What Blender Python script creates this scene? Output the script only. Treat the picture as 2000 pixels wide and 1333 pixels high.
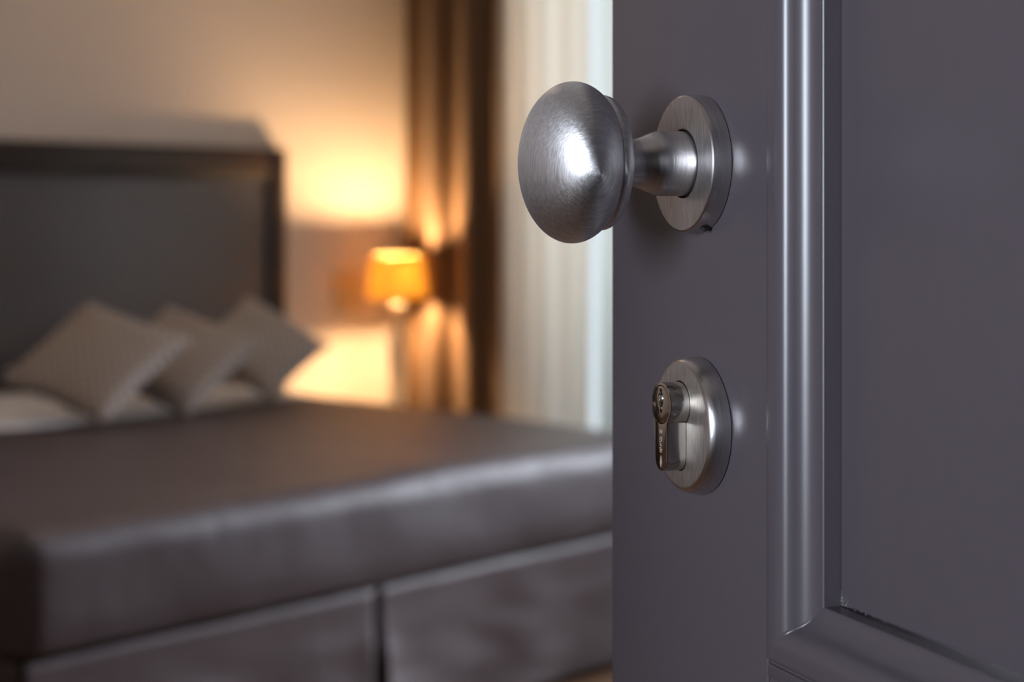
import bpy, bmesh, math, random
from mathutils import Vector, Matrix, noise

for o in list(bpy.data.objects):
    bpy.data.objects.remove(o, do_unlink=True)
SC = bpy.context.scene
COL = SC.collection
PI = math.pi
R = math.radians
random.seed(7)

# ---------------------------------------------------------------- camera, world, light, exposure
# World axes: +Y = headboard wall, +X = window wall.  The camera stands just inside the entrance.
cam_d = bpy.data.cameras.new('camera')
cam = bpy.data.objects.new('camera', cam_d)
COL.objects.link(cam)
cam.location = (0, 0, 1.10)
cam.rotation_euler = (R(90), 0, R(-47.525))
cam_d.sensor_width = 36.0
cam_d.lens = 36.0 * 3350 / 2000
cam_d.shift_y = -(666.5 - 412) / 2000
cam_d.clip_start = 0.02
cam_d.dof.use_dof = True
cam_d.dof.focus_distance = 0.635
cam_d.dof.aperture_fstop = 8.0
SC.camera = cam

vs = SC.view_settings
SC.display_settings.display_device = 'sRGB'
vs.view_transform = 'Standard'
vs.look = 'None'
vs.gamma = 1.0
vs.use_curve_mapping = False
vs.exposure = 0.0

world = bpy.data.worlds.new('daylight')
SC.world = world
world.use_nodes = True
bg = world.node_tree.nodes['Background']
bg.inputs['Color'].default_value = (0.80, 0.90, 1.0, 1)
bg.inputs['Strength'].default_value = 1.2


def area_light(name, loc, rot, sx, sy, power, color, spread=180):
    d = bpy.data.lights.new(name, 'AREA')
    d.shape = 'RECTANGLE'
    d.size, d.size_y = sx, sy
    d.energy = power
    d.color = color
    d.spread = R(spread)
    o = bpy.data.objects.new(name, d)
    COL.objects.link(o)
    o.location = loc
    o.rotation_euler = rot
    return o


# daylight coming in through the wide window on the right wall (behind the sheers)
area_light('daylight_sheer_window', (5.15, 3.42, 1.70), (R(90), 0, R(90)), 2.0, 1.9, 28, (0.93, 0.96, 1.0))
# daylight through the uncovered window nearer the entrance
area_light('daylight_open_window', (5.00, 1.60, 1.40), (R(90), 0, R(90)), 2.0, 1.9, 300, (0.84, 0.86, 1.0))
# daylight coming in through the narrow window in the left wall, by the entrance
area_light('daylight_narrow_window', (-2.02, 0.09, 1.38), (R(90), 0, R(-90)), 0.50, 0.9, 20.5, (0.80, 0.86, 1.0), 75)
# strength of an added ceiling lamp, unseen, for warm ambient fill
CEIL_FILL = 16

# ---------------------------------------------------------------- helpers
def nodes_of(m):
    return m.node_tree.nodes, m.node_tree.links


def pbr(name, color, rough=0.5, metal=0.0, **kw):
    m = bpy.data.materials.new(name)
    m.use_nodes = True
    b = m.node_tree.nodes['Principled BSDF']
    b.inputs['Base Color'].default_value = (*color, 1)
    b.inputs['Roughness'].default_value = rough
    b.inputs['Metallic'].default_value = metal
    for k, v in kw.items():
        b.inputs[k.replace('_', ' ')].default_value = v
    return m


def grain(m, scale=(40, 40, 40), bump=0.1, dist=0.001, col_var=0.0, detail=4.0, coord='Object', rough_var=0.0):
    """procedural relief and slight colour variation from stretched noise"""
    N, L = nodes_of(m)
    b = N['Principled BSDF']
    tc = N.new('ShaderNodeTexCoord')
    mp = N.new('ShaderNodeMapping')
    mp.inputs['Scale'].default_value = scale
    nz = N.new('ShaderNodeTexNoise')
    nz.inputs['Scale'].default_value = 1.0
    nz.inputs['Detail'].default_value = detail
    L.new(tc.outputs[coord], mp.inputs['Vector'])
    L.new(mp.outputs['Vector'], nz.inputs['Vector'])
    if bump:
        bp = N.new('ShaderNodeBump')
        bp.inputs['Strength'].default_value = bump
        bp.inputs['Distance'].default_value = dist
        L.new(nz.outputs['Fac'], bp.inputs['Height'])
        L.new(bp.outputs['Normal'], b.inputs['Normal'])
    if col_var:
        c = b.inputs['Base Color'].default_value[:3]
        cr = N.new('ShaderNodeValToRGB')
        cr.color_ramp.elements[0].position = 0.3
        cr.color_ramp.elements[1].position = 0.7
        cr.color_ramp.elements[0].color = (*[x * (1 - col_var) for x in c], 1)
        cr.color_ramp.elements[1].color = (*[min(1, x * (1 + col_var)) for x in c], 1)
        L.new(nz.outputs['Fac'], cr.inputs['Fac'])
        L.new(cr.outputs['Color'], b.inputs['Base Color'])
    if rough_var:
        r = b.inputs['Roughness'].default_value
        mr = N.new('ShaderNodeMapRange')
        mr.inputs['To Min'].default_value = r - rough_var
        mr.inputs['To Max'].default_value = r + rough_var
        L.new(nz.outputs['Fac'], mr.inputs['Value'])
        L.new(mr.outputs['Result'], b.inputs['Roughness'])
    return m


def turned_metal(name, color, rough, aniso, bump=0.15, axis=(0, 1, 0), amp=0.06, scale=(1000, 1000, 1.6), centre=0.0, tint=0.0):
    """metal brushed in circles round `axis` (own coordinates): tangent and fine scratches follow the brushing"""
    m = pbr(name, color, rough, 1.0, Anisotropic=aniso)
    N, L = nodes_of(m)
    b = N['Principled BSDF']
    ax = Matrix.Rotation(R(63.27), 3, 'Z') @ Vector(axis).normalized()
    ge = N.new('ShaderNodeNewGeometry')
    cr_ = N.new('ShaderNodeVectorMath'); cr_.operation = 'CROSS_PRODUCT'
    cr_.inputs[1].default_value = ax
    L.new(ge.outputs['Normal'], cr_.inputs[0])
    L.new(cr_.outputs['Vector'], b.inputs['Tangent'])
    b.inputs['Anisotropic Rotation'].default_value = 0.25
    tc = N.new('ShaderNodeTexCoord')
    rot = N.new('ShaderNodeMapping')
    q = Vector(axis).normalized().rotation_difference(Vector((0, 1, 0)))
    rot.inputs['Rotation'].default_value = q.to_euler()
    sh_ = N.new('ShaderNodeVectorMath'); sh_.operation = 'SUBTRACT'; sh_.inputs[1].default_value = (0, centre, 0)
    L.new(tc.outputs['Object'], sh_.inputs[0])
    L.new(sh_.outputs['Vector'], rot.inputs['Vector'])
    sp = N.new('ShaderNodeSeparateXYZ')
    L.new(rot.outputs['Vector'], sp.inputs['Vector'])
    at = N.new('ShaderNodeMath'); at.operation = 'ARCTAN2'
    L.new(sp.outputs['X'], at.inputs[0]); L.new(sp.outputs['Z'], at.inputs[1])
    sx = N.new('ShaderNodeMath'); sx.operation = 'POWER'; sx.inputs[1].default_value = 2
    sz = N.new('ShaderNodeMath'); sz.operation = 'POWER'; sz.inputs[1].default_value = 2
    L.new(sp.outputs['X'], sx.inputs[0]); L.new(sp.outputs['Z'], sz.inputs[0])
    ad = N.new('ShaderNodeMath'); ad.operation = 'ADD'
    L.new(sx.outputs[0], ad.inputs[0]); L.new(sz.outputs[0], ad.inputs[1])
    sq = N.new('ShaderNodeMath'); sq.operation = 'SQRT'
    L.new(ad.outputs[0], sq.inputs[0])
    cb = N.new('ShaderNodeCombineXYZ')
    L.new(sq.outputs[0], cb.inputs['X']); L.new(sp.outputs['Y'], cb.inputs['Y']); L.new(at.outputs[0], cb.inputs['Z'])
    mp = N.new('ShaderNodeMapping')
    mp.inputs['Scale'].default_value = scale
    L.new(cb.outputs[0], mp.inputs['Vector'])
    nz = N.new('ShaderNodeTexNoise')
    nz.inputs['Scale'].default_value = 1.0
    nz.inputs['Detail'].default_value = 6
    nz.inputs['Roughness'].default_value = 0.65
    L.new(mp.outputs[0], nz.inputs['Vector'])
    bp = N.new('ShaderNodeBump')
    bp.inputs['Strength'].default_value = bump
    bp.inputs['Distance'].default_value = 0.0006
    L.new(nz.outputs['Fac'], bp.inputs['Height'])
    L.new(bp.outputs['Normal'], b.inputs['Normal'])
    mr = N.new('ShaderNodeMapRange')
    mr.inputs['To Min'].default_value = rough - amp
    mr.inputs['To Max'].default_value = rough + amp
    L.new(nz.outputs['Fac'], mr.inputs['Value'])
    L.new(mr.outputs['Result'], b.inputs['Roughness'])
    if tint:
        cr2 = N.new('ShaderNodeValToRGB')
        cr2.color_ramp.elements[0].position = 0.32; cr2.color_ramp.elements[1].position = 0.70
        cr2.color_ramp.elements[0].color = (*[c * (1 - tint) for c in color], 1)
        cr2.color_ramp.elements[1].color = (*[min(1, c * (1 + tint)) for c in color], 1)
        L.new(nz.outputs['Fac'], cr2.inputs['Fac']); L.new(cr2.outputs['Color'], b.inputs['Base Color'])
    return m


def cloth(name, color, diff=0.5, transl=0.4, transp=0.1, weave=900):
    """thin fabric: part diffuse, part translucent, part open weave"""
    m = bpy.data.materials.new(name)
    m.use_nodes = True
    N, L = nodes_of(m)
    N.remove(N['Principled BSDF'])
    out = N['Material Output']
    d = N.new('ShaderNodeBsdfDiffuse'); d.inputs['Color'].default_value = (*color, 1)
    t = N.new('ShaderNodeBsdfTranslucent'); t.inputs['Color'].default_value = (*color, 1)
    tr = N.new('ShaderNodeBsdfTransparent')
    m1 = N.new('ShaderNodeMixShader'); m1.inputs['Fac'].default_value = transl / (diff + transl)
    m2 = N.new('ShaderNodeMixShader'); m2.inputs['Fac'].default_value = transp
    L.new(d.outputs[0], m1.inputs[1]); L.new(t.outputs[0], m1.inputs[2])
    L.new(m1.outputs[0], m2.inputs[1]); L.new(tr.outputs[0], m2.inputs[2])
    L.new(m2.outputs[0], out.inputs['Surface'])
    tc = N.new('ShaderNodeTexCoord')
    nz = N.new('ShaderNodeTexNoise'); nz.inputs['Scale'].default_value = weave
    L.new(tc.outputs['Object'], nz.inputs['Vector'])
    bp = N.new('ShaderNodeBump'); bp.inputs['Strength'].default_value = 0.1; bp.inputs['Distance'].default_value = 0.001
    L.new(nz.outputs['Fac'], bp.inputs['Height'])
    L.new(bp.outputs[0], d.inputs['Normal'])
    return m


def link(name, me, mat=None, parent=None, loc=(0, 0, 0), rot=(0, 0, 0), smooth=None):
    o = bpy.data.objects.new(name, me)
    COL.objects.link(o)
    if mat is not None and not me.materials:
        me.materials.append(mat)
    o.location = loc
    o.rotation_euler = rot
    if parent is not None:
        o.parent = parent
    if smooth is not None:
        ca = math.cos(R(smooth))
        me.polygons.foreach_set('use_smooth', [True] * len(me.polygons))
        bm = bmesh.new(); bm.from_mesh(me)
        for e in bm.edges:
            if len(e.link_faces) == 2 and e.link_faces[0].normal.dot(e.link_faces[1].normal) < ca:
                e.smooth = False
        bm.to_mesh(me); bm.free()
    return o


def build(name, bm, mat=None, parent=None, loc=(0, 0, 0), rot=(0, 0, 0), smooth=None, fix=True):
    if fix:
        bmesh.ops.recalc_face_normals(bm, faces=bm.faces[:])
    me = bpy.data.meshes.new(name)
    bm.to_mesh(me); bm.free()
    return link(name, me, mat, parent, loc, rot, smooth)


def empty(name, loc=(0, 0, 0), rot=(0, 0, 0), parent=None):
    o = bpy.data.objects.new(name, None)
    COL.objects.link(o)
    o.location = loc; o.rotation_euler = rot
    if parent: o.parent = parent
    return o


def tag(o, label=None, cat=None, group=None, kind=None):
    if label: o['label'] = label
    if cat: o['category'] = cat
    if group: o['group'] = group
    if kind: o['kind'] = kind
    return o


def box_bm(x0, x1, y0, y1, z0, z1, bevel=0.0, seg=2):
    bm = bmesh.new()
    bmesh.ops.create_cube(bm, size=1)
    for v in bm.verts:
        v.co = Vector((x0 + (v.co.x + .5) * (x1 - x0), y0 + (v.co.y + .5) * (y1 - y0), z0 + (v.co.z + .5) * (z1 - z0)))
    if bevel:
        bmesh.ops.bevel(bm, geom=bm.edges[:], offset=bevel, segments=seg, profile=0.5, affect='EDGES')
    return bm


def box(name, x0, x1, y0, y1, z0, z1, mat, parent=None, bevel=0.0, seg=2):
    return build(name, box_bm(x0, x1, y0, y1, z0, z1, bevel, seg), mat, parent, smooth=40 if bevel else None)


def lathe_bm(prof, n=96, axis='Y', close=False):
    """prof: list of (radius, height along the axis)"""
    bm = bmesh.new()
    rings = []
    for r, h in prof:
        if r < 1e-7:
            rings.append([bm.verts.new((0, h, 0) if axis == 'Y' else (0, 0, h))])
        else:
            ring = []
            for k in range(n):
                a = 2 * PI * k / n
                c, s = r * math.cos(a), r * math.sin(a)
                ring.append(bm.verts.new((c, h, s) if axis == 'Y' else (c, s, h)))
            rings.append(ring)
    pairs = list(zip(rings, rings[1:]))
    if close:
        pairs.append((rings[-1], rings[0]))
    for A, B in pairs:
        if len(A) == 1 and len(B) == 1:
            continue
        for k in range(n):
            k2 = (k + 1) % n
            if len(A) == 1:
                bm.faces.new((A[0], B[k], B[k2]))
            elif len(B) == 1:
                bm.faces.new((A[k], B[0], A[k2]))
            else:
                bm.faces.new((A[k], B[k], B[k2], A[k2]))
    return bm


def smooth_prof(pts, n=8):
    """Catmull-Rom through 2D points"""
    out = []
    P = [pts[0]] + list(pts) + [pts[-1]]
    for i in range(1, len(P) - 2):
        p0, p1, p2, p3 = P[i - 1], P[i], P[i + 1], P[i + 2]
        for k in range(n):
            t = k / n
            out.append(tuple(0.5 * ((2 * b) + (c - a) * t + (2 * a - 5 * b + 4 * c - d) * t * t + (3 * b - a - 3 * c + d) * t ** 3)
                             for a, b, c, d in zip(p0, p1, p2, p3)))
    out.append(tuple(pts[-1]))
    return out


def prism_bm(outline, y0, y1):
    """outline in local X,Z extruded along Y"""
    bm = bmesh.new()
    a = [bm.verts.new((x, y0, z)) for x, z in outline]
    b = [bm.verts.new((x, y1, z)) for x, z in outline]
    n = len(outline)
    for k in range(n):
        bm.faces.new((a[k], a[(k + 1) % n], b[(k + 1) % n], b[k]))
    bm.faces.new(a); bm.faces.new(b)
    return bm


def carve(o, bms):
    """cut the shapes out of mesh object o"""
    for i, bm in enumerate(bms):
        bmesh.ops.recalc_face_normals(bm, faces=bm.faces[:])
        me = bpy.data.meshes.new('cutter')
        bm.to_mesh(me); bm.free()
        c = bpy.data.objects.new('cutter', me)
        COL.objects.link(c)
        c.matrix_world = o.matrix_world.copy()
        loc, rot = o.location.copy(), o.rotation_euler.copy()
        par = o.parent
        o.parent = None
        o.location = (0, 0, 0); o.rotation_euler = (0, 0, 0)
        c.location = (0, 0, 0); c.rotation_euler = (0, 0, 0)
        md = o.modifiers.new('cut', 'BOOLEAN')
        md.operation = 'DIFFERENCE'; md.solver = 'EXACT'; md.object = c
        bpy.context.view_layer.update()
        new = bpy.data.meshes.new_from_object(o.evaluated_get(bpy.context.evaluated_depsgraph_get()))
        o.modifiers.clear()
        o.data = new
        bpy.data.objects.remove(c, do_unlink=True)
        o.parent = par
        o.location = loc; o.rotation_euler = rot


# ---------------------------------------------------------------- materials
M = {}
M['wall'] = grain(pbr('wall_paint', (0.62, 0.52, 0.45), 0.75), (90, 90, 90), 0.08, 0.001, 0.02)
M['wall_brown'] = grain(pbr('brown_wall_paint', (0.27, 0.20, 0.155), 0.7), (90, 90, 90), 0.08, 0.001, 0.02)
M['ceiling'] = grain(pbr('ceiling_paint', (0.72, 0.68, 0.62), 0.85), (60, 60, 60), 0.05, 0.001)
M['floor'] = grain(pbr('floor_wood', (0.16, 0.085, 0.045), 0.4), (3, 40, 3), 0.1, 0.001, 0.25)
M['trim'] = grain(pbr('trim_paint', (0.62, 0.58, 0.52), 0.45), (50, 50, 50), 0.03, 0.001)
M['door'] = grain(pbr('door_paint', (0.069, 0.057, 0.066), 0.31, Specular_IOR_Level=0.5), (220, 220, 60), 0.035, 0.0006, 0.02)
M['wenge'] = grain(pbr('wenge_wood', (0.028, 0.015, 0.011), 0.40, Specular_IOR_Level=0.3), (3, 40, 120), 0.06, 0.001, 0.25)
M['leather'] = grain(pbr('headboard_leather', (0.064, 0.051, 0.055), 0.40, Specular_IOR_Level=0.6), (260, 260, 260), 0.12, 0.001, 0.08)
M['spread'] = grain(pbr('bedspread_satin', (0.050, 0.034, 0.037), 0.46, Specular_IOR_Level=0.55, Sheen_Roughness=0.4), (14, 14, 14), 0.12, 0.02, 0.04)
M['skirt'] = grain(pbr('skirt_cloth', (0.074, 0.054, 0.057), 0.48, Specular_IOR_Level=0.5, Sheen_Roughness=0.4), (30, 30, 8), 0.12, 0.01, 0.04)
M['linen'] = grain(pbr('white_linen', (0.74, 0.72, 0.72), 0.8), (30, 30, 30), 0.15, 0.01)
M['mattress'] = grain(pbr('mattress_ticking', (0.6, 0.58, 0.55), 0.8), (60, 60, 60), 0.1, 0.005)
M['drape'] = grain(pbr('brown_drape', (0.090, 0.041, 0.011), 0.62, Sheen_Weight=0.2), (300, 300, 30), 0.1, 0.002, 0.06)
M['sheer'] = cloth('sheer_voile', (0.88, 0.80, 0.70), 0.5, 0.5, 0.08)
M['sheer_thin'] = cloth('thin_white_voile', (0.74, 0.77, 0.75), 0.45, 0.55, 0.04)
M['nickel'] = turned_metal('brushed_nickel', (0.60, 0.575, 0.58), 0.40, 0.6, 0.22, (-.98, .10, -.17), 0.05, (1300, 1300, .8), .0532, .22)
M['nickel_flat'] = turned_metal('turned_nickel', (0.58, 0.555, 0.555), 0.30, 0.5, 0.15, tint=.08)
M['cylinder'] = grain(pbr('polished_nickel_brass', (0.58, 0.53, 0.46), 0.12, 1.0), (900, 900, 120), 0.05, 0.0002)
M['dark_steel'] = grain(pbr('dark_hole', (0.02, 0.02, 0.02), 0.5, 0.6), (300, 300, 300), 0.05, 0.0002)
M['mark'] = grain(pbr('stamped_mark', (0.42, 0.36, 0.34), 0.5, 0.3), (900, 900, 900), 0.1, 0.0002)
M['window_paint'] = grain(pbr('window_paint', (0.75, 0.75, 0.73), 0.4), (40, 40, 40), 0.03, 0.001)
M['plate'] = grain(pbr('tan_plate', (0.50, 0.36, 0.22), 0.45), (120, 120, 120), 0.04, 0.0005)
M['ceramic'] = grain(pbr('cream_ceramic', (0.74, 0.60, 0.44), 0.25), (30, 30, 30), 0.03, 0.001)
M['walnut'] = grain(pbr('walnut_wood', (0.10, 0.052, 0.026), 0.4), (4, 60, 60), 0.06, 0.001, 0.2)
M['stone'] = grain(pbr('cream_stone', (0.66, 0.60, 0.52), 0.3), (30, 30, 30), 0.03, 0.001, 0.05)
M['steel'] = grain(pbr('satin_steel', (0.55, 0.53, 0.5), 0.3, 1.0), (200, 200, 200), 0.05, 0.0004)

# brushed straight up and down (rosette faces)
def scratched(name, color, rough):
    m = pbr(name, color, rough, 1.0)
    N, L = nodes_of(m)
    b = N['Principled BSDF']
    tc = N.new('ShaderNodeTexCoord')
    mp = N.new('ShaderNodeMapping')
    mp.inputs['Scale'].default_value = (2600, 900, 130)
    nz = N.new('ShaderNodeTexNoise'); nz.inputs['Scale'].default_value = 1; nz.inputs['Detail'].default_value = 5
    L.new(tc.outputs['Object'], mp.inputs['Vector']); L.new(mp.outputs[0], nz.inputs['Vector'])
    cr = N.new('ShaderNodeValToRGB')
    cr.color_ramp.elements[0].position = 0.35; cr.color_ramp.elements[1].position = 0.72
    cr.color_ramp.elements[0].color = (*[c * 0.80 for c in color], 1)
    cr.color_ramp.elements[1].color = (*[min(1, c * 1.35) for c in color], 1)
    L.new(nz.outputs['Fac'], cr.inputs['Fac']); L.new(cr.outputs['Color'], b.inputs['Base Color'])
    bp = N.new('ShaderNodeBump'); bp.inputs['Strength'].default_value = 0.5; bp.inputs['Distance'].default_value = 0.0001
    L.new(nz.outputs['Fac'], bp.inputs['Height']); L.new(bp.outputs[0], b.inputs['Normal'])
    return m
M['scratched'] = scratched('scratched_nickel', (0.56, 0.535, 0.53), 0.42)


def pane_mat():
    m = bpy.data.materials.new('window_glass')
    m.use_nodes = True
    N, L = nodes_of(m)
    N.remove(N['Principled BSDF'])
    tr = N.new('ShaderNodeBsdfTransparent'); tr.inputs['Color'].default_value = (0.96, 0.98, 0.97, 1)
    gl = N.new('ShaderNodeBsdfGlossy'); gl.inputs['Roughness'].default_value = 0.02
    fr = N.new('ShaderNodeFresnel'); fr.inputs['IOR'].default_value = 1.45
    mx = N.new('ShaderNodeMixShader')
    L.new(fr.outputs[0], mx.inputs['Fac']); L.new(tr.outputs[0], mx.inputs[1]); L.new(gl.outputs[0], mx.inputs[2])
    L.new(mx.outputs[0], N['Material Output'].inputs['Surface'])
    return m
M['pane'] = pane_mat()


def emit(name, color, strength):
    m = bpy.data.materials.new(name)
    m.use_nodes = True
    N, L = nodes_of(m)
    N.remove(N['Principled BSDF'])
    e = N.new('ShaderNodeEmission')
    e.inputs['Color'].default_value = (*color, 1); e.inputs['Strength'].default_value = strength
    L.new(e.outputs[0], N['Material Output'].inputs['Surface'])
    return m


def check_cloth(name, c0, c1, scale):
    m = pbr(name, c0, 0.85)
    N, L = nodes_of(m)
    b = N['Principled BSDF']
    tc = N.new('ShaderNodeTexCoord')
    ck = N.new('ShaderNodeTexChecker')
    mp = N.new('ShaderNodeMapping'); mp.inputs['Scale'].default_value = (scale, scale, 0.001)
    mp.inputs['Location'].default_value = (0, 0, 0.3)
    L.new(tc.outputs['Object'], mp.inputs['Vector']); L.new(mp.outputs[0], ck.inputs['Vector'])
    ck.inputs['Scale'].default_value = 1
    ck.inputs['Color1'].default_value = (*c0, 1); ck.inputs['Color2'].default_value = (*c1, 1)
    L.new(ck.outputs['Color'], b.inputs['Base Color'])
    return m
M['cushion'] = check_cloth('woven_check', (0.40, 0.325, 0.285), (0.18, 0.148, 0.13), 65)

# ---------------------------------------------------------------- the room
X0, X1, Y0, Y1, ZC = -1.70, 4.60, -0.30, 4.70, 2.70
T = 0.20


def structure(name, bm, mat):
    return tag(build(name, bm, mat), kind='structure')


structure('floor', box_bm(X0 - T, X1 + T, Y0 - 1.6, Y1 + T, -0.10, 0.0), M['floor'])
structure('ceiling', box_bm(X0 - T, X1 + T, Y0 - 1.6, Y1 + T, ZC, ZC + 0.1), M['ceiling'])
structure('wall_back', box_bm(X0 - T, X1 + T, Y1, Y1 + T, 0.0, ZC), M['wall'])
WY0, WY1, WZ1 = 2.78, 4.22, 2.35
OY0, OY1 = 0.70, 2.58
w = structure('wall_right', box_bm(X1, X1 + T, Y0 - 0.15, Y1, 0.0, ZC), M['wall'])
carve(w, [box_bm(X1 - .1, X1 + T + .1, WY0, WY1, -0.05, WZ1), box_bm(X1 - .1, X1 + T + .1, OY0, OY1, .45, WZ1)])
NY0, NY1, NZ0, NZ1 = -0.18, 0.36, 0.86, 1.90
w = structure('wall_left', box_bm(X0 - T, X0, Y0 - 0.15, Y1, 0.0, ZC), M['wall_brown'])
carve(w, [box_bm(X0 - T - .1, X0 + .1, NY0, NY1, NZ0, NZ1)])
DX0, DX1, DZ1 = -0.675, 0.195, 2.12
w = structure('wall_front', box_bm(X0 - T, X1 + T, Y0 - 0.15, Y0, 0.0, ZC), M['wall_brown'])
carve(w, [box_bm(DX0, DX1, Y0 - .3, Y0 + .1, -0.05, DZ1)])
# the hallway behind the doorway
bm = box_bm(X0 - T, X1 + T, Y0 - 1.6, Y0 - 1.5, 0.0, ZC)
structure('wall_hallway', bm, M['wall_brown'])
structure('wall_hallway_left', box_bm(X0 - T, X0, Y0 - 1.5, Y0 - 0.15, 0, ZC), M['wall_brown'])
structure('wall_hallway_right', box_bm(X1, X1 + T, Y0 - 1.5, Y0 - 0.15, 0, ZC), M['wall_brown'])
structure('baseboard_back', box_bm(X0, X1, Y1 - .016, Y1, 0, .10, .003), M['trim'])
structure('baseboard_left', box_bm(X0, X0 + .016, Y0, Y1 - .016, 0, .10, .003), M['trim'])
# door lining round the doorway
fr = bmesh.new()
for a in ((DX0 - .06, DX0 + .02, Y0 - .16, Y0 + .012, 0, DZ1 + .06), (DX1 - .012, DX1 + .06, Y0 - .16, Y0 + .002, 0, DZ1 + .06), (DX0 + .02, DX1 - .012, Y0 - .16, Y0 + .002, DZ1 - .012, DZ1 + .06)):
    b2 = box_bm(*a)
    me = bpy.data.meshes.new('t'); b2.to_mesh(me); b2.free(); fr.from_mesh(me)
tag(build('trim_1', fr, M['door']), kind='structure')


def window(name, wall_x, y0, y1, z0, z1, sashes, inward):
    root = tag(empty(name, (wall_x, (y0 + y1) / 2, z0)), kind='structure')
    ox, oy, oz = root.location
    dx = 0.08 * inward
    def part(nm, a0, a1, b0, b1, c0, c1, mat, par=root, bev=0.004):
        px, py, pz = (ox, oy, oz)
        return box(nm, a0 - px, a1 - px, b0 - py, b1 - py, c0 - pz, c1 - pz, mat, par, bev)
    a, b = sorted((wall_x + dx - .03, wall_x + dx + .03))
    w = .05
    part('frame', a, b, y0 + .001, y0 + w, z0, z1, M['window_paint'])
    part('frame', a, b, y1 - w, y1 - .001, z0, z1, M['window_paint'])
    part('frame', a, b, y0 + w, y1 - w, z1 - w, z1 - .001, M['window_paint'])
    part('frame', a, b, y0 + w, y1 - w, z0, z0 + w, M['window_paint'])
    n = sashes
    span = (y1 - y0 - 2 * w) / n
    for k in range(n):
        s0, s1 = y0 + w + k * span, y0 + w + (k + 1) * span
        q = .045 if n > 1 else .02
        sb = bmesh.new()
        for r in ((s0 + .002, s0 + q, z0 + w + .002, z1 - w - .002), (s1 - q, s1 - .002, z0 + w + .002, z1 - w - .002),
                  (s0 + q, s1 - q, z0 + w + .002, z0 + w + q), (s0 + q, s1 - q, z1 - w - q, z1 - w - .002)):
            b2 = box_bm(a + .008 - ox, b - .008 - ox, r[0] - oy, r[1] - oy, r[2] - oz, r[3] - oz)
            me = bpy.data.meshes.new('t'); b2.to_mesh(me); b2.free(); sb.from_mesh(me)
        sash = build('sash', sb, M['window_paint'], root)
        mid = (a + b) / 2
        box('pane', mid - .002 - ox, mid + .002 - ox, s0 + q - oy, s1 - q - oy, z0 + w + q - oz, z1 - w - q - oz, M['pane'], sash)
    return root


window('window_1', X1, WY0, WY1, 0.0, WZ1, 2, 1)
window('window_3', X1, OY0, OY1, .45, WZ1, 2, 1)
window('window_2', X0, NY0, NY1, NZ0, NZ1, 1, -1)

# added warm fill lamp, unseen on the ceiling, lifts the ambient on the walls
for i, (lx, ly) in enumerate(((2.3, 3.3),)):
    t = empty('ceiling_fill_lamp', (lx, ly, ZC))
    tag(t, 'round flush fill lamp added on the ceiling above the bed, out of view', 'lamp')
    build('rim', lathe_bm([(.16, -.001), (.175, -.001), (.178, -.03), (.16, -.032)], 32, 'Z', True), M['steel'], t, smooth=40)
    build('lens', lathe_bm([(0, -.004), (.1595, -.004), (.1595, -.028), (0, -.034)], 32, 'Z'), emit('fill_lamp_lens', (1, .78, .55), CEIL_FILL), t)

# ---------------------------------------------------------------- entrance door
# local axes: X = towards the free edge, Y = out of the visible face, Z = up; origin on the floor under the knob
DOOR_A = R(63.27)
door = empty('door_1', (0.53046, 0.38836, 0.0), (0, 0, DOOR_A))
tag(door, 'dark grey painted panel door standing open, with round knob and lock', 'door', kind='structure')
TE, TH = 0.0823, -0.7677                 # free edge, hinge edge
TI = -0.0519                             # inner edge of the lock stile
HI = TH + (TE - TI)                      # inner edge of the hinge stile
ZB, ZT = 0.010, 2.100
PB, PT = 0.942, 1.960                    # outer edges of the upper panel's moulding
LB, LT = 0.240, 0.800                    # the same for the lower panel
DT = -0.044
g = 0.00025


def dbox(name, x0, x1, z0, z1, y0=DT, y1=0.0, bevel=0.0012, seg=3):
    return box(name, x0, x1, y0, y1, z0, z1, M['door'], door, bevel, seg)


dbox('stile', TI, TE, ZB, ZT, bevel=.0006)
dbox('stile', TH, HI, ZB, ZT)
RR = -0.0004
dbox('rail', HI + g, TI - g, PT, ZT, y1=RR)
dbox('rail', HI + g, TI - g, LT, PB, y1=RR)
dbox('rail', HI + g, TI - g, ZB, LB, y1=RR)
# a shallow fillet board along the lock rail, just under the moulding
dbox('rail_fillet', HI + .001, TI - .0010, PB - .0058, PB - .0012, -0.003, 0.0007, .0004)

# moulding section: (inward distance from the outer edge, height over the stile's face)
SEC = [(0.0000, -0.0008), (0.0004, 0.0006), (0.0012, 0.0013), (0.0026, 0.0016), (0.0052, 0.0017), (0.0076, 0.00155), (0.0092, 0.0010),
       (0.0106, 0.0002), (0.0117, -0.0009), (0.0126, -0.0023), (0.0134, -0.0038), (0.0143, -0.0052), (0.0154, -0.0064), (0.0168, -0.0075),
       (0.0185, -0.0084), (0.0203, -0.0089), (0.0216, -0.0090), (0.0219, -0.00915), (0.0221, -0.0094)]
SEC = smooth_prof(SEC, 4)
PM = -0.0160                              # face of the panel


def moulding(x0, x1, z0, z1):
    """four mitred lengths round the opening x0..x1, z0..z1"""
    corners = [((x1, z0), (-1, 1)), ((x1, z1), (-1, -1)), ((x0, z1), (1, -1)), ((x0, z0), (1, 1))]
    sec = SEC + [(0.0221, PM + .0003), (0.0221, -0.030), (0.0000, -0.030)]
    for k in range(4):
        (ca, da), (cb, db) = corners[k], corners[(k + 1) % 4]
        bm = bmesh.new()
        A = [bm.verts.new((ca[0] + da[0] * s, m, ca[1] + da[1] * s)) for s, m in sec]
        B = [bm.verts.new((cb[0] + db[0] * s, m, cb[1] + db[1] * s)) for s, m in sec]
        n = len(sec)
        for i in range(n):
            bm.faces.new((A[i], A[(i + 1) % n], B[(i + 1) % n], B[i]))
        bm.faces.new(A); bm.faces.new(B)
        build('moulding', bm, M['door'], door, smooth=35)


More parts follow.
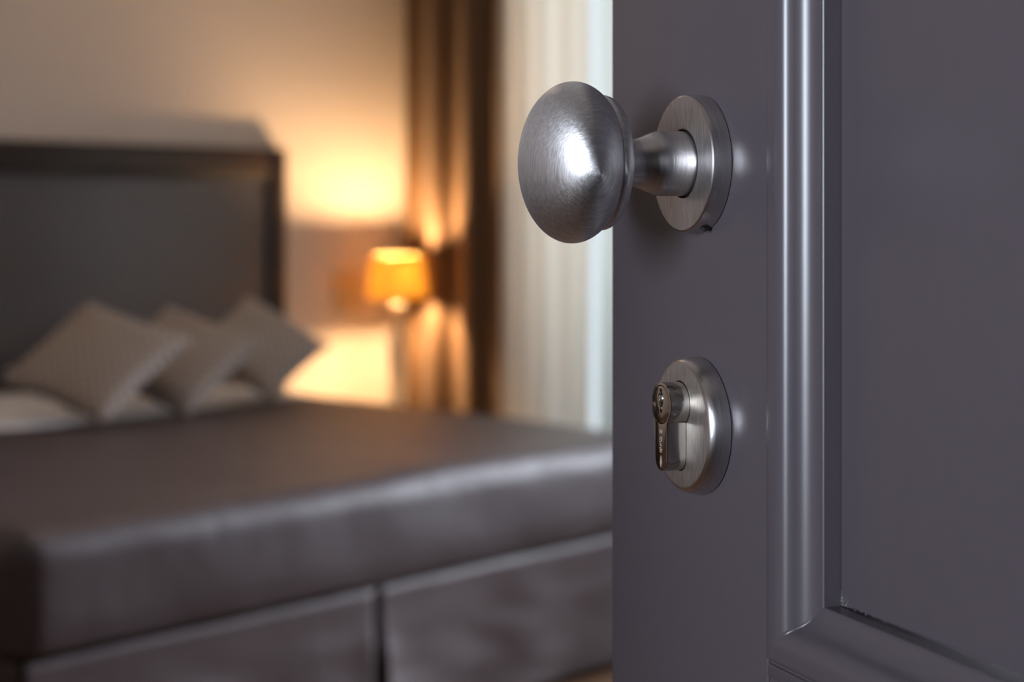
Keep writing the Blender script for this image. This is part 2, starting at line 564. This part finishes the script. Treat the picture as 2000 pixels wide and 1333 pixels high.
moulding(HI + g, TI - g, PB, PT)
moulding(HI + g, TI - g, LB, LT)
dbox('panel', HI + .0227, TI - .0229, PB + .0229, PT - .0227, -0.030, PM, 0)
dbox('panel', HI + .0227, TI - .0229, LB + .0229, LT - .0227, -0.030, PM, 0)

# a bead of paint left in the mitre of the upper moulding
bm = bmesh.new()
pth = [(q[0], q[1]) for q in SEC if .0088 <= q[0] <= .0172]
rings = []
for i, (s_, m_) in enumerate(pth):
    k_ = i / (len(pth) - 1)
    rr = .0010 * math.sin(PI * min(1, max(0, k_))) ** .6 + .00005
    c = Vector((TI - g - s_, m_, PB + s_))
    q0, q1 = pth[max(0, i - 1)], pth[min(len(pth) - 1, i + 1)]
    tv = Vector((-(q1[0] - q0[0]), q1[1] - q0[1], q1[0] - q0[0])).normalized()
    t1 = Vector((1, 0, 1)).normalized()
    t2 = tv.cross(t1).normalized()
    if t2.y < 0: t2 = -t2
    c -= t2 * rr * .45
    rings.append([bm.verts.new(c + (t1 * math.cos(a) * 1.2 + t2 * math.sin(a)) * rr) for a in [2 * PI * j / 14 for j in range(14)]])
for A_, B_ in zip(rings, rings[1:]):
    for j in range(14):
        bm.faces.new((A_[j], A_[(j + 1) % 14], B_[(j + 1) % 14], B_[j]))
bm.faces.new(rings[0]); bm.faces.new(rings[-1])
build('paint_bead', bm, M['door'], door, smooth=60)

# flakes of paint and dust caught in the corner of the panel
bm = bmesh.new()
rnd = random.Random(3)
cx, cz = TI - .0224, PB + .0224
for k in range(150):
    if rnd.random() < .62:
        d = abs(rnd.gauss(0, .0028)); e = abs(rnd.gauss(0, .0013))
        if rnd.random() < .55: d, e = e * .7, d
    else:
        d = rnd.uniform(0, .03); e = abs(rnd.gauss(0, .0003))
    s = rnd.uniform(.00008, .00026)
    c = Vector((cx - .0002 - d, PM + rnd.uniform(.0001, .0004) + max(0, .0012 - d - e) * rnd.random() * 2, cz + .0002 + e))
    vsx = [bm.verts.new(c + Vector((rnd.uniform(-s, s), rnd.uniform(-s, s) * .6, rnd.uniform(-s, s)))) for _ in range(4)]
    for tri in ((0, 1, 2), (0, 2, 3), (0, 3, 1), (1, 3, 2)):
        bm.faces.new([vsx[i] for i in tri])
M['dust'] = grain(pbr('dust_flakes', (0.42, 0.40, 0.41), 0.7), (900, 900, 900), 0.1, 0.0001)
tag(build('dust', bm, M['dust'], door), 'pale dust and paint flakes in the panel corner', kind='stuff')

# ---- knob on its rose
KZ, LZ = 1.1179, 1.0184
KT = 0.0
# rose: a flat disc with a bored centre
rose = build('rose', lathe_bm([(.0131, .0002), (.0258, .0002), (.0261, .0005), (.0261, .0068), (.0258, .0076), (.0252, .0080), (.0137, .0080), (.0131, .0077)], 128, 'Y', True),
             M['nickel_flat'], door, (KT, 0, KZ), smooth=28)
rose.data.materials.append(M['scratched'])
for p in rose.data.polygons:
    if p.normal.y > .9: p.material_index = 1
tag(rose, 'round brushed steel rose plate behind the knob')
# set screw let into the underside of the rose
sc_ = build('set_screw', lathe_bm([(0, -.0008), (.0013, -.0008), (.0019, -.0003), (.0019, .0006), (0, .0006)], 24, 'Z'), M['dark_steel'], rose,
            (-.0095, .0030, -.0243), (0, R(-21), 0), smooth=30)
# knob: neck, back bead and domed head turned from one piece
ell = []
a_ax, b_ax, mc = .0180, .0300, .0532
for k in range(0, 37):
    t = k / 36
    ang = R(-33) + (R(90) - R(-33)) * t
    ell.append((b_ax * math.cos(ang), mc + a_ax * math.sin(ang)))
ell[-1] = (0, mc + a_ax)
neck = smooth_prof([(.0123, .0010), (.0123, .0100), (.0123, .0165), (.0120, .0190), (.0111, .0217), (.0099, .0246), (.0090, .0275), (.0087, .0305), (.0088, .0330), (.0092, .0350)], 5)
back = smooth_prof([(.0100, .0359), (.0150, .0368), (.0205, .0376), (.0236, .0386), (.0248, .0400), (.0252, .0414), (.0250, .0426), (.0247, .0432)], 4)
prof = [(0, .0005), (.0118, .0005)] + neck + back + ell
knob = build('knob', lathe_bm(prof, 160), M['nickel'], door, (KT, 0, KZ), smooth=50)
knob.data.materials.append(M['nickel_flat'])
for p in knob.data.polygons:
    if p.center.y < .0362: p.material_index = 1
tag(knob, 'brushed steel mushroom shaped door knob on a turned neck')

# ---- lock rose with euro profile cylinder
ER = .0260
eprof = [(0, .0002), (ER - .0004, .0002), (ER, .0006)] + smooth_prof([(ER, .0026), (ER - .0002, .0042), (ER - .0006, .0060), (ER - .0011, .0072), (ER - .0017, .0080), (ER - .0025, .0085), (ER - .0034, .0087)], 4) + [(0, .0087)]
esc = build('lock_rose', lathe_bm(eprof, 128), M['nickel_flat'], door, (KT, 0, LZ), smooth=30)


def euro(r, wv, zc, zb, n=40):
    """outline of the cylinder: round barrel, straight web, rounded foot (X,Z)"""
    pts = []
    a0 = math.asin(wv / r)
    for k in range(n + 1):
        a = (-PI / 2 + a0) + (2 * PI - 2 * a0) * k / n
        pts.append((r * math.cos(a), zc + r * math.sin(a)))
    for k in range(15):
        a = PI + PI * k / 14
        pts.append((wv * math.cos(a), zb + wv * math.sin(a)))
    return pts


CZ_, CB_ = .0084, -.0115
carve(esc, [prism_bm(euro(.0088, .0056, CZ_, CB_), .0020, .0150)])
esc.data.polygons.foreach_set('use_smooth', [True] * len(esc.data.polygons))
while len(esc.data.materials) < 2:
    esc.data.materials.append(M['scratched'])
for p in esc.data.polygons:
    if p.normal.y > .97: p.material_index = 1
bm = bmesh.new(); bm.from_mesh(esc.data)
for e in bm.edges:
    if len(e.link_faces) == 2: e.smooth = e.link_faces[0].normal.dot(e.link_faces[1].normal) > math.cos(R(32))
bm.to_mesh(esc.data); bm.free()
tag(esc, 'round brushed steel lock rose below the knob')

FM = .0166                                 # front of the cylinder
cyl = build('lock_cylinder', prism_bm(euro(.0084, .0052, CZ_, CB_), .0022, FM), M['cylinder'], door, (KT, 0, LZ))
md = bmesh.new(); md.from_mesh(cyl.data)
front = [e for e in md.edges if all(abs(v.co.y - FM) < 1e-6 for v in e.verts)]
bmesh.ops.bevel(md, geom=front, offset=.00035, segments=2, profile=.5, affect='EDGES')
md.to_mesh(cyl.data); md.free()
PR = .0074
bore = lathe_bm([(0, FM - .003), (PR, FM - .003), (PR, FM + .002), (0, FM + .002)], 64)
bmesh.ops.translate(bore, verts=bore.verts[:], vec=(0, 0, CZ_))
carve(cyl, [bore])
bm = bmesh.new(); bm.from_mesh(cyl.data)
for f in bm.faces: f.smooth = True
for e in bm.edges:
    if len(e.link_faces) == 2: e.smooth = e.link_faces[0].normal.dot(e.link_faces[1].normal) > math.cos(R(30))
bm.to_mesh(cyl.data); bm.free()
tag(cyl, 'polished nickel euro profile lock cylinder')
plug = build('cylinder_plug', lathe_bm([(0, FM - .0028), (.0069, FM - .0028), (.0071, FM - .0026), (.0071, FM - .0004), (.0070, FM - .0001), (.0066, FM + .0001), (0, FM + .0001)], 64), M['cylinder'], cyl, (0, 0, CZ_), smooth=30)
# the keyway, a zigzag slot (X points left in the picture)
key = [(.0006, .0062), (-.0013, .0060), (-.0012, .0047), (-.0018, .0038), (-.0024, .0022), (-.0021, .0006), (-.0011, -.0010), (-.0007, -.0032), (.0004, -.0032), (.0006, -.0010), (.0019, .0002), (.0025, .0018), (.0023, .0034), (.0012, .0046)]
carve(plug, [prism_bm(key, FM - .0022, FM + .002)])
bm = bmesh.new(); bm.from_mesh(plug.data)
for f in bm.faces: f.smooth = True
for e in bm.edges:
    if len(e.link_faces) == 2: e.smooth = e.link_faces[0].normal.dot(e.link_faces[1].normal) > math.cos(R(30))
bm.to_mesh(plug.data); bm.free()
build('keyway', prism_bm([(x * .98, z * .98) for x, z in key], FM - .0026, FM - .0019), M['dark_steel'], cyl, (0, 0, CZ_))
# bright first pins inside the keyway
for px, pz, pr_ in ((.0008, .0022, .0015), (-.0003, -.0014, .0005), (-.0016, .0016, .0004), (.0001, .0053, .0005)):
    b2 = bmesh.new(); bmesh.ops.create_uvsphere(b2, u_segments=20, v_segments=12, radius=pr_)
    build('pin', b2, M['steel'], cyl, (px, FM - .0010 - pr_ * .35, CZ_ + pz), smooth=180)

# stamped marks down the web of the cylinder: four worn characters and a kite-shaped emblem
def strokes(name, segs, wd, loc):
    bm = bmesh.new()
    for (ax, az), (bx, bz) in segs:
        d = Vector((bx - ax, 0, bz - az)); L_ = d.length; d /= L_
        nrm = Vector((-d.z, 0, d.x)) * wd / 2
        p = [Vector((ax, 0, az)) - d * wd * .3, Vector((bx, 0, bz)) + d * wd * .3]
        q = [p[0] + nrm, p[1] + nrm, p[1] - nrm, p[0] - nrm]
        lo = [bm.verts.new(v) for v in q]; hi = [bm.verts.new(v + Vector((0, .00012, 0))) for v in q]
        for i in range(4): bm.faces.new((lo[i], lo[(i + 1) % 4], hi[(i + 1) % 4], hi[i]))
        bm.faces.new(lo); bm.faces.new(hi)
    return build(name, bm, M['mark'], cyl, loc)
u = .0008
ml = lambda z: (0, FM + .00002, z)
strokes('stamped_letter', [((-u, -u * .7), (-u, u * .7)), ((-u, u * .7), (0, -u * .2)), ((0, -u * .2), (u, u * .7)), ((u, u * .7), (u, -u * .7))], .00042, ml(-.0018))
strokes('stamped_letter', [((u * .8, u), (-u * .6, u)), ((-u * .6, u), (-u, 0)), ((-u, 0), (-u * .4, -u)), ((-u * .4, -u), (u, -u)), ((u, -u * .2), (u, u * .3))], .00040, ml(-.0048))
strokes('stamped_letter', [((u * .6, u * .5), (u * .6, -u * .5)), ((u * .6, 0), (-u * .6, -u * .6))], .00042, ml(-.0067))
strokes('stamped_letter', [((u, u * .8), (u * .4, u)), ((-u, u * .5), (-u * .7, -u * .3)), ((u * .8, 0), (u * .9, -u * .6)), ((u * .4, -u), (-u * .4, -u)), ((u * .1, u * .2), (u * .6, u * .1))], .00044, ml(-.0087))
build('stamped_emblem', prism_bm([(0, .0023), (-.00075, -.0002), (-.0006, -.0008), (0, -.0021), (.0006, -.0008), (.00075, -.0002)], 0, .00012), M['mark'], cyl, (0, FM + .00002, -.0132))

# ---------------------------------------------------------------- bed
BX0, BX1, BY0, BY1 = 1.57, 3.39, 2.56, 4.63
BZ = 0.55
bed = tag(empty('bed', ((BX0 + BX1) / 2, BY1, 0)), 'double bed with dark wooden framed headboard and pleated taupe skirt', 'bed')
bo = bed.location


def bpart(name, x0, x1, y0, y1, z0, z1, mat, bevel=.004, par=None, seg=2):
    return box(name, x0 - bo.x, x1 - bo.x, y0 - bo.y, y1 - bo.y, z0, z1, mat, par or bed, bevel, seg)


HX0, HX1, HT = 1.05, 3.916, 1.318
bpart('headboard_stile', HX1 - .078, HX1, 4.66, 4.699, 0.0, HT, M['wenge'], .004)
bpart('headboard_stile', HX0, HX0 + .078, 4.66, 4.699, 0.0, HT, M['wenge'], .004)
bpart('headboard_rail', HX0 + .0783, HX1 - .0783, 4.66, 4.699, HT - .105, HT, M['wenge'], .004)
bpart('headboard_panel', HX0 + .0786, HX1 - .0786, 4.672, 4.698, 0.25, HT - .1055, M['leather'], .008, seg=3)
bpart('base', BX0 + .06, BX1 - .06, BY0 + .08, BY1, 0.06, 0.315, M['walnut'], .01)
bpart('mattress', BX0 + .035, BX1 - .035, BY0 + .035, BY1 + .01, 0.320, 0.522, M['mattress'], .04, seg=4)
for lx in (BX0 + .12, BX1 - .12):
    for ly in (BY0 + .16, BY1 - .12):
        bpart('leg', lx - .03, lx + .03, ly - .03, ly + .03, 0.0, .0595, M['walnut'], .004)


def skirt_panel(name, p0, p1, out, flare0, flare1, seed):
    """hanging cloth panel from p0 to p1 (x,y); out = outward unit vector"""
    bm = bmesh.new()
    p0 = Vector((*p0, 0)); p1 = Vector((*p1, 0)); out = Vector((*out, 0))
    Lg = (p1 - p0).length
    nu, nv = max(24, int(Lg / .012)), 18
    rows = []
    for j in range(nv + 1):
        v = j / nv
        z = .326 - v * .306
        row = []
        for i in range(nu + 1):
            uu = i / nu
            s = uu * Lg
            e0 = math.exp(-s / .07); e1 = math.exp(-(Lg - s) / .07)
            wob = .006 * v * noise.noise(Vector((s * 3.2, seed, v * .6))) + .004 * v * math.sin(s * 17 + seed + v * 2.0)
            diag = .006 * noise.noise(Vector((s * 5 + v * 2.4, v * 5 - s * 4, seed + 4)))
            o_ = wob + diag * min(1, v * 3) + (flare0 * e0 + flare1 * e1) * v + .006 * (1 - v) ** 6
            slide = (.020 * v * e0 * (1 if flare0 else 0) - .020 * v * e1 * (1 if flare1 else 0))
            row.append(bm.verts.new(p0 + (p1 - p0).normalized() * (s + slide * .5) + out * o_ + Vector((0, 0, z)) - bo))
        rows.append(row)
    for j in range(nv):
        for i in range(nu):
            bm.faces.new((rows[j][i], rows[j][i + 1], rows[j + 1][i + 1], rows[j + 1][i]))
    o = build(name, bm, M['skirt'], bed, smooth=180)
    md = o.modifiers.new('thick', 'SOLIDIFY'); md.thickness = .004; md.offset = -1
    return o


SX = 2.405
SY = BY0 + .022
skirt_panel('skirt', (BX0 + .02, SY), (SX - .010, SY), (0, -1), .0, .030, 1.3)
skirt_panel('skirt', (SX + .010, SY), (BX1 - .02, SY), (0, -1), .040, .0, 5.1)
skirt_panel('skirt', (SX - .09, SY + .028), (SX + .09, SY + .028), (0, -1), 0, 0, 8.0)
skirt_panel('skirt', (BX0 + .02, BY1 - .02), (BX0 + .02, SY + .012), (-1, 0), .0, .0, 2.2)
skirt_panel('skirt', (BX1 - .02, SY + .012), (BX1 - .02, BY1 - .02), (1, 0), .0, .0, 3.7)

# bedspread: tucked over the foot of the mattress like a box lid, open underneath and towards the pillows
def bedspread():
    bm = bmesh.new()
    SY1 = 3.865
    w_, l_, h_ = BX1 - BX0, SY1 - BY0, BZ - .338
    rad = .055
    nx, ny, nz = 74, 56, 14
    def surf(px, py, pz):
        # rounded-box projection of a point on the plain box
        q = Vector((px, py, pz))
        c = Vector((min(max(px, BX0 + rad), BX1 - rad), max(py, BY0 + rad), min(pz, BZ - rad)))
        d = q - c
        if d.length > 1e-9:
            q = c + d.normalized() * rad
        return q
    def fin(q):
        n1 = noise.noise(Vector((q.x * 1.7, q.y * 1.9, q.z * 2)))
        n2 = noise.noise(Vector((q.x * 5.5, q.y * 3.1, q.z * 6 + 4)))
        front = max(0, 1 - (q.y - BY0) / .06)
        top = 1 if q.z > BZ - .02 else 0
        q.z += (.006 * n1 + .0025 * n2) * top
        q.y += front * (.005 * n1 + .004 * n2) * (1 if q.z < BZ - .03 else .4)
        low = max(0, (.40 - q.z) / .06)
        if q.z < .40:                      # hem rolls under a little
            q.y += front * .008 * low ** 2
        return q
    vmap = {}
    def V(px, py, pz):
        k = (round(px, 5), round(py, 5), round(pz, 5))
        if k not in vmap:
            vmap[k] = bm.verts.new(fin(surf(px, py, pz)))
        return vmap[k]
    # denser lines near the rounded edges
    def lines(a, b, n, ra, rb):
        out = [a]
        if ra: out += [a + rad * k / 6 for k in range(1, 7)]
        lo = a + (rad if ra else 0); hi = b - (rad if rb else 0)
        out += [lo + (hi - lo) * k / n for k in range(1, n)]
        if rb: out += [b - rad * k / 6 for k in range(6, 0, -1)]
        out.append(b)
        return sorted(set(round(x, 6) for x in out))
    xs = lines(BX0, BX1, nx, True, True)
    ys = lines(BY0, SY1, ny, True, False)
    zs = lines(.338, BZ, nz, False, True)
    for i in range(len(xs) - 1):
        for j in range(len(ys) - 1):
            bm.faces.new((V(xs[i], ys[j], BZ), V(xs[i + 1], ys[j], BZ), V(xs[i + 1], ys[j + 1], BZ), V(xs[i], ys[j + 1], BZ)))
        for k in range(len(zs) - 1):
            bm.faces.new((V(xs[i], BY0, zs[k]), V(xs[i + 1], BY0, zs[k]), V(xs[i + 1], BY0, zs[k + 1]), V(xs[i], BY0, zs[k + 1])))
    for j in range(len(ys) - 1):
        for k in range(len(zs) - 1):
            for X in (BX0, BX1):
                bm.faces.new((V(X, ys[j], zs[k]), V(X, ys[j + 1], zs[k]), V(X, ys[j + 1], zs[k + 1]), V(X, ys[j], zs[k + 1])))
    o = build('bedspread', bm, M['spread'], smooth=180)
    md = o.modifiers.new('thick', 'SOLIDIFY'); md.thickness = .012; md.offset = -1
    return tag(o, 'dark taupe satin bedspread drawn tight over the foot of the bed', 'bedspread')


bs = bedspread()

# white sheet turned down over the head of the mattress
def slab(name, x0, x1, y0, y1, z0, z1, bev, mat, amp, seed):
    bm = box_bm(x0, x1, y0, y1, z0, z1)
    bmesh.ops.subdivide_edges(bm, edges=bm.edges[:], cuts=22, use_grid_fill=True)
    for v in bm.verts:
        c = Vector((min(max(v.co.x, x0 + bev), x1 - bev), min(max(v.co.y, y0 + bev), y1 - bev), min(max(v.co.z, z0 + bev), z1 - bev)))
        d = v.co - c
        if d.length > 1e-9: v.co = c + d.normalized() * bev
        if v.co.z > (z0 + z1) / 2:
            v.co.z += amp * noise.noise(Vector((v.co.x * 6, v.co.y * 7, seed)))
    return build(name, bm, mat, smooth=180)


tag(slab('sheet', BX0 + .01, BX1 - .01, 3.885, 4.64, .524, .552, .012, M['linen'], .004, 2.0),
    'white bed sheet showing between the bedspread and the headboard', 'sheet')


def pillow_bm(sx, sy, th, corner=.06, n=26, seed=0):
    """plump square pillow lying in XY, thin at the seams"""
    bm = bmesh.new()
    gr = {}
    for side in (1, -1):
        for i in range(n + 1):
            for j in range(n + 1):
                a, b = 2 * i / n - 1, 2 * j / n - 1
                edge = i in (0, n) or j in (0, n)
                if edge and side == -1:
                    gr[(side, i, j)] = gr[(1, i, j)]
                    continue
                pinch = 1 - corner * (1 - abs(a) ** 2) * abs(b) ** 6 * 1.0
                pinch2 = 1 - corner * (1 - abs(b) ** 2) * abs(a) ** 6 * 1.0
                h = th / 2 * ((1 - a * a) * (1 - b * b)) ** .42
                h *= 1 + .08 * noise.noise(Vector((a * 2.2, b * 2.2, seed + side)))
                gr[(side, i, j)] = bm.verts.new((sx / 2 * a * pinch2, sy / 2 * b * pinch, side * h))
    for side in (1, -1):
        for i in range(n):
            for j in range(n):
                bm.faces.new((gr[(side, i, j)], gr[(side, i + 1, j)], gr[(side, i + 1, j + 1)], gr[(side, i, j + 1)]))
    return bm


# a white sleeping pillow lying behind the cushions
o = build('pillow', pillow_bm(.70, .40, .11, seed=3), M['linen'], None, (3.12, 4.43, .614), (0, 0, 0), smooth=180)
tag(o, 'white sleeping pillow lying flat behind the checked cushions', 'pillow')

# three square cushions thrown one after the other against the pillows
f_, hy_ = 3350.0, 412.0
rvec = Vector((math.sin(R(42.475)), math.cos(R(42.475)), 0))
camx = Vector((math.cos(R(-47.525)), math.sin(R(-47.525)), 0))
camy = Vector((-math.sin(R(-47.525)), math.cos(R(-47.525)), 0))
up = Vector((0, 0, 1))


def cushion(name, center, A, B, L, th, seed, label, first=None):
    """centre and the two side directions in metres (right, forward, up as seen from the doorway)"""
    ax = (camx * A[0] + camy * A[1] + up * A[2]).normalized()
    bx = (camx * B[0] + camy * B[1] + up * B[2])
    bx = (bx - ax * bx.dot(ax)).normalized()
    nz_ = ax.cross(bx)
    if nz_.z < 0:
        bx = -bx; nz_ = -nz_
    me = build(name, pillow_bm(L, L, th, corner=.10, seed=seed), M['cushion'], smooth=180)
    me.matrix_world = Matrix(((ax.x, bx.x, nz_.x, center[0]), (ax.y, bx.y, nz_.y, center[1]), (ax.z, bx.z, nz_.z, center[2]), (0, 0, 0, 1)))
    tag(me, label, 'cushion', 'checked cushions against the headboard')
    return me


CUSH = [
    # image corners tl, tr, br, bl ; depth of the lowest corner
    ((104, 612), (324, 676), (200, 822), (-30, 750), 4.30, 'beige checked cushion farthest from the lamp, largest of the three'),
    ((278, 618), (492, 672), (366, 808), (170, 735), 4.55, 'beige checked cushion in the middle of the three leaning cushions'),
    ((455, 592), (628, 682), (530, 778), (372, 676), 4.88, 'beige checked cushion leaning at the end of the row next to the lamp'),
]


def pose(tl, tr, br, bl, Y):
    s = f_ / Y
    A = Vector((((tr[0] - tl[0]) + (br[0] - bl[0])) / 2 / s, 0, -((tr[1] - tl[1]) + (br[1] - bl[1])) / 2 / s))
    B = Vector((((bl[0] - tl[0]) + (br[0] - tr[0])) / 2 / s, 0, -((bl[1] - tl[1]) + (br[1] - tr[1])) / 2 / s))
    dot = A.x * B.x + A.z * B.z
    k = A.length_squared - B.length_squared           # a^2 - b^2 = -k, a*b = -dot
    p = -dot
    bb = (k + math.sqrt(k * k + 4 * p * p)) / 2
    b = math.sqrt(max(bb, 1e-9)); a = p / b
    A.y, B.y = -a, -b
    return A, B


for i, (tl, tr, br, bl, Y, lab) in enumerate(CUSH):
    A, B = pose(tl, tr, br, bl, Y)
    L = (A.length + B.length) / 2
    # lowest corner (br) sits at depth Y; centre is half a diagonal back from it
    P = camx * ((br[0] - 1000) / f_ * Y) + camy * Y + up * (1.10 - (br[1] - hy_) / f_ * Y)
    c = P - (camx * (A.x + B.x) + camy * (A.y + B.y) + up * (A.z + B.z)) / 2
    cushion('cushion', c, A, B, L * 1.09, .085, i * 1.7, lab)

# ---------------------------------------------------------------- night table, lamp, wall plate
nt = tag(empty('nightstand', (4.14, 4.48, 0)), 'low brown wooden nightstand between the bed and the drapes', 'nightstand')
box('top', -.19, .27, -.20, .20, .343, .370, M['stone'], nt, .004)
box('cabinet', -.175, .255, -.18, .19, .10, .3425, M['walnut'], nt, .004)
dr = box('drawer', -.165, .245, -.197, -.1805, .205, .335, M['walnut'], nt, .003)
build('knob', lathe_bm([(0, -.222), (.010, -.220), (.012, -.214), (.006, -.206), (.006, -.1965), (0, -.1965)], 24), M['steel'], dr, (.04, 0, .27), smooth=40)
for sx in (-.15, .23):
    for sy in (-.15, .16):
        box('leg', sx - .018, sx + .018, sy - .018, sy + .018, 0, .0995, M['walnut'], nt, .003)

LX, LY = 4.301, 4.500
lamp = tag(empty('table_lamp', (LX, LY, .3705)), 'small table lamp with glowing orange fabric shade on pale stem', 'lamp')
sh = bpy.data.materials.new('orange_shade')
sh.use_nodes = True
N, L = nodes_of(sh)
N.remove(N['Principled BSDF'])
d_ = N.new('ShaderNodeBsdfDiffuse'); d_.inputs['Color'].default_value = (.80, .50, .14, 1)
t_ = N.new('ShaderNodeBsdfTranslucent'); t_.inputs['Color'].default_value = (1.0, .72, .22, 1)
m_ = N.new('ShaderNodeMixShader'); m_.inputs['Fac'].default_value = .30
tc = N.new('ShaderNodeTexCoord'); nz = N.new('ShaderNodeTexNoise'); nz.inputs['Scale'].default_value = 500
bp = N.new('ShaderNodeBump'); bp.inputs['Strength'].default_value = .1; bp.inputs['Distance'].default_value = .001
L.new(tc.outputs['Object'], nz.inputs['Vector']); L.new(nz.outputs['Fac'], bp.inputs['Height']); L.new(bp.outputs[0], d_.inputs['Normal'])
L.new(d_.outputs[0], m_.inputs[1]); L.new(t_.outputs[0], m_.inputs[2]); L.new(m_.outputs[0], N['Material Output'].inputs['Surface'])
ln = sh.copy(); ln.name = 'dimming_lining'
ln.node_tree.nodes['Diffuse BSDF'].inputs['Color'].default_value = (.30, .22, .10, 1)
ln.node_tree.nodes['Mix Shader'].inputs['Fac'].default_value = .30
zs0, zs1 = .783 - .3705, .939 - .3705
def box_shade(hx0, hy0, hx1, hy1, r):
    bm = bmesh.new()
    def ring(hx, hy, z, inset):
        out = []
        for cx_, cy_, a0 in ((1, 1, 0), (-1, 1, 90), (-1, -1, 180), (1, -1, 270)):
            for k in range(6):
                a = R(a0 + 90 * k / 5)
                out.append(bm.verts.new((cx_ * (hx - r) + (r - inset) * math.cos(a), cy_ * (hy - r) + (r - inset) * math.sin(a), z)))
        return out
    R4 = [ring(hx0, hy0, zs0, 0), ring(hx1, hy1, zs1, 0), ring(hx1, hy1, zs1, .0012), ring(hx0, hy0, zs0, .0012)]
    for k in range(4):
        A_, B_ = R4[k], R4[(k + 1) % 4]
        for i in range(24):
            bm.faces.new((A_[i], A_[(i + 1) % 24], B_[(i + 1) % 24], B_[i]))
    return bm
shade = build('shade', box_shade(.111, .0525, .093, .0435, .012), sh, lamp, smooth=40)
shade.data.materials.append(ln)
for p in shade.data.polygons:                      # inner wall gets an added darker lining to curb the rim's glow
    if p.normal.x * p.center.x + p.normal.y * p.center.y < 0 and abs(p.normal.z) < .7: p.material_index = 1
build('stem', lathe_bm(smooth_prof([(.008, zs0 - .0045), (.012, zs0 - .008), (.024, zs0 - .02), (.026, zs0 - .035), (.014, zs0 - .055), (.017, zs0 - .09), (.028, zs0 - .16), (.032, zs0 - .24), (.027, zs0 - .31), (.030, .022)], 5), 40, 'Z'), M['ceramic'], lamp, smooth=60)
build('foot', lathe_bm([(0, 0), (.062, 0), (.064, .004), (.062, .012), (.034, .022), (0, .022)], 48, 'Z'), M['ceramic'], lamp, smooth=40)
build('bulb', lathe_bm(smooth_prof([(.006, .815 - .3705), (.0085, .825 - .3705), (.0115, .845 - .3705), (.0150, .866 - .3705), (.0165, .885 - .3705), (.0130, .898 - .3705), (.0075, .907 - .3705), (0, .915 - .3705)], 4), 32, 'Z'), emit('bulb_glow', (1.0, .64, .32), 4000), lamp, smooth=180)
build('socket', lathe_bm([(0, zs0 - .004), (.012, zs0 - .004), (.020, zs0 + .002), (.020, zs0 + .004), (.013, zs0 + .008), (.010, .814 - .3705), (0, .814 - .3705)], 32, 'Z'), M['steel'], lamp, smooth=40)
sp_ = bmesh.new()
for k in range(3):
    if k < 2: b3 = box_bm(*((.012, .108) if k else (-.108, -.012)), -.0012, .0012, zs0 + .010, zs0 + .0125)
    else: b3 = box_bm(-.0012, .0012, .012, .050, zs0 + .010, zs0 + .0125)
    me = bpy.data.meshes.new('t'); b3.to_mesh(me); b3.free(); sp_.from_mesh(me)
build('shade_carrier', sp_, M['steel'], lamp)

pl = tag(empty('wall_plate', (4.235, 4.6995, .805)), 'tan switch plate on the wall between headboard and lamp', 'switch plate')
box('plate', -.065, .065, -.010, 0, -.075, .075, M['plate'], pl, .003)
box('button', -.040, -.004, -.014, -.0102, -.025, .025, M['plate'], pl, .002)
box('button', .004, .040, -.014, -.0102, -.025, .025, M['plate'], pl, .002)

# ---------------------------------------------------------------- drapes and sheers
def hanging(name, xc, y0, y1, folds, amp, mat, seed, z0=.012, z1=2.62, phase=0.0, loose=1.0):
    bm = bmesh.new()
    nu, nv = int(folds * 26), 26
    rows = []
    for j in range(nv + 1):
        v = j / nv
        z = z1 + (z0 - z1) * v
        row = []
        for i in range(nu + 1):
            uu = i / nu
            ph = 2 * PI * folds * uu + phase + .5 * loose * math.sin(uu * 9 + seed) + .25 * loose * noise.noise(Vector((uu * 4, v * 2.0, seed)))
            a = amp * (.75 + .35 * noise.noise(Vector((uu * folds * .9, v * .8, seed + 3))))
            x = xc + a * math.sin(ph) + amp * .15 * math.sin(2 * ph + 1)
            y = y0 + (y1 - y0) * uu + .35 * amp * math.sin(2 * ph) * .6
            row.append(bm.verts.new((x, y, z)))
        rows.append(row)
    for j in range(nv):
        for i in range(nu):
            bm.faces.new((rows[j][i], rows[j][i + 1], rows[j + 1][i + 1], rows[j + 1][i]))
    o = build(name, bm, mat, smooth=180)
    return o


o = hanging('drape', 4.505, 4.655, 4.200, 2.56, .042, M['drape'], 1.0, phase=-.76, loose=.25)
md = o.modifiers.new('thick', 'SOLIDIFY'); md.thickness = .003
tag(o, 'brown floor length drape hanging in the corner behind the lamp', 'curtain')
o = hanging('sheer_curtain', 4.525, 4.195, 3.785, 4.0, .028, M['sheer'], 4.0)
tag(o, 'cream sheer curtain gathered beside the brown drape', 'curtain')
o = hanging('sheer_curtain', 4.550, 3.765, 2.80, 9.0, .025, M['sheer_thin'], 9.0)
tag(o, 'thin white sheer curtain across the bright window, mostly behind the door', 'curtain')
rail = empty('curtain_rail', (4.51, 2.9, 2.625))
tag(rail, 'white ceiling curtain rail above the window wall', 'curtain rail')
box('track', -.03, .03, -1.90, 1.79, 0, .03, M['window_paint'], rail, .004)
for k, yy in enumerate((-1.7, -.3, 1.0, 1.7)):
    box('bracket', -.012, .012, yy - .015, yy + .015, .0305, .075, M['window_paint'], rail, .002)
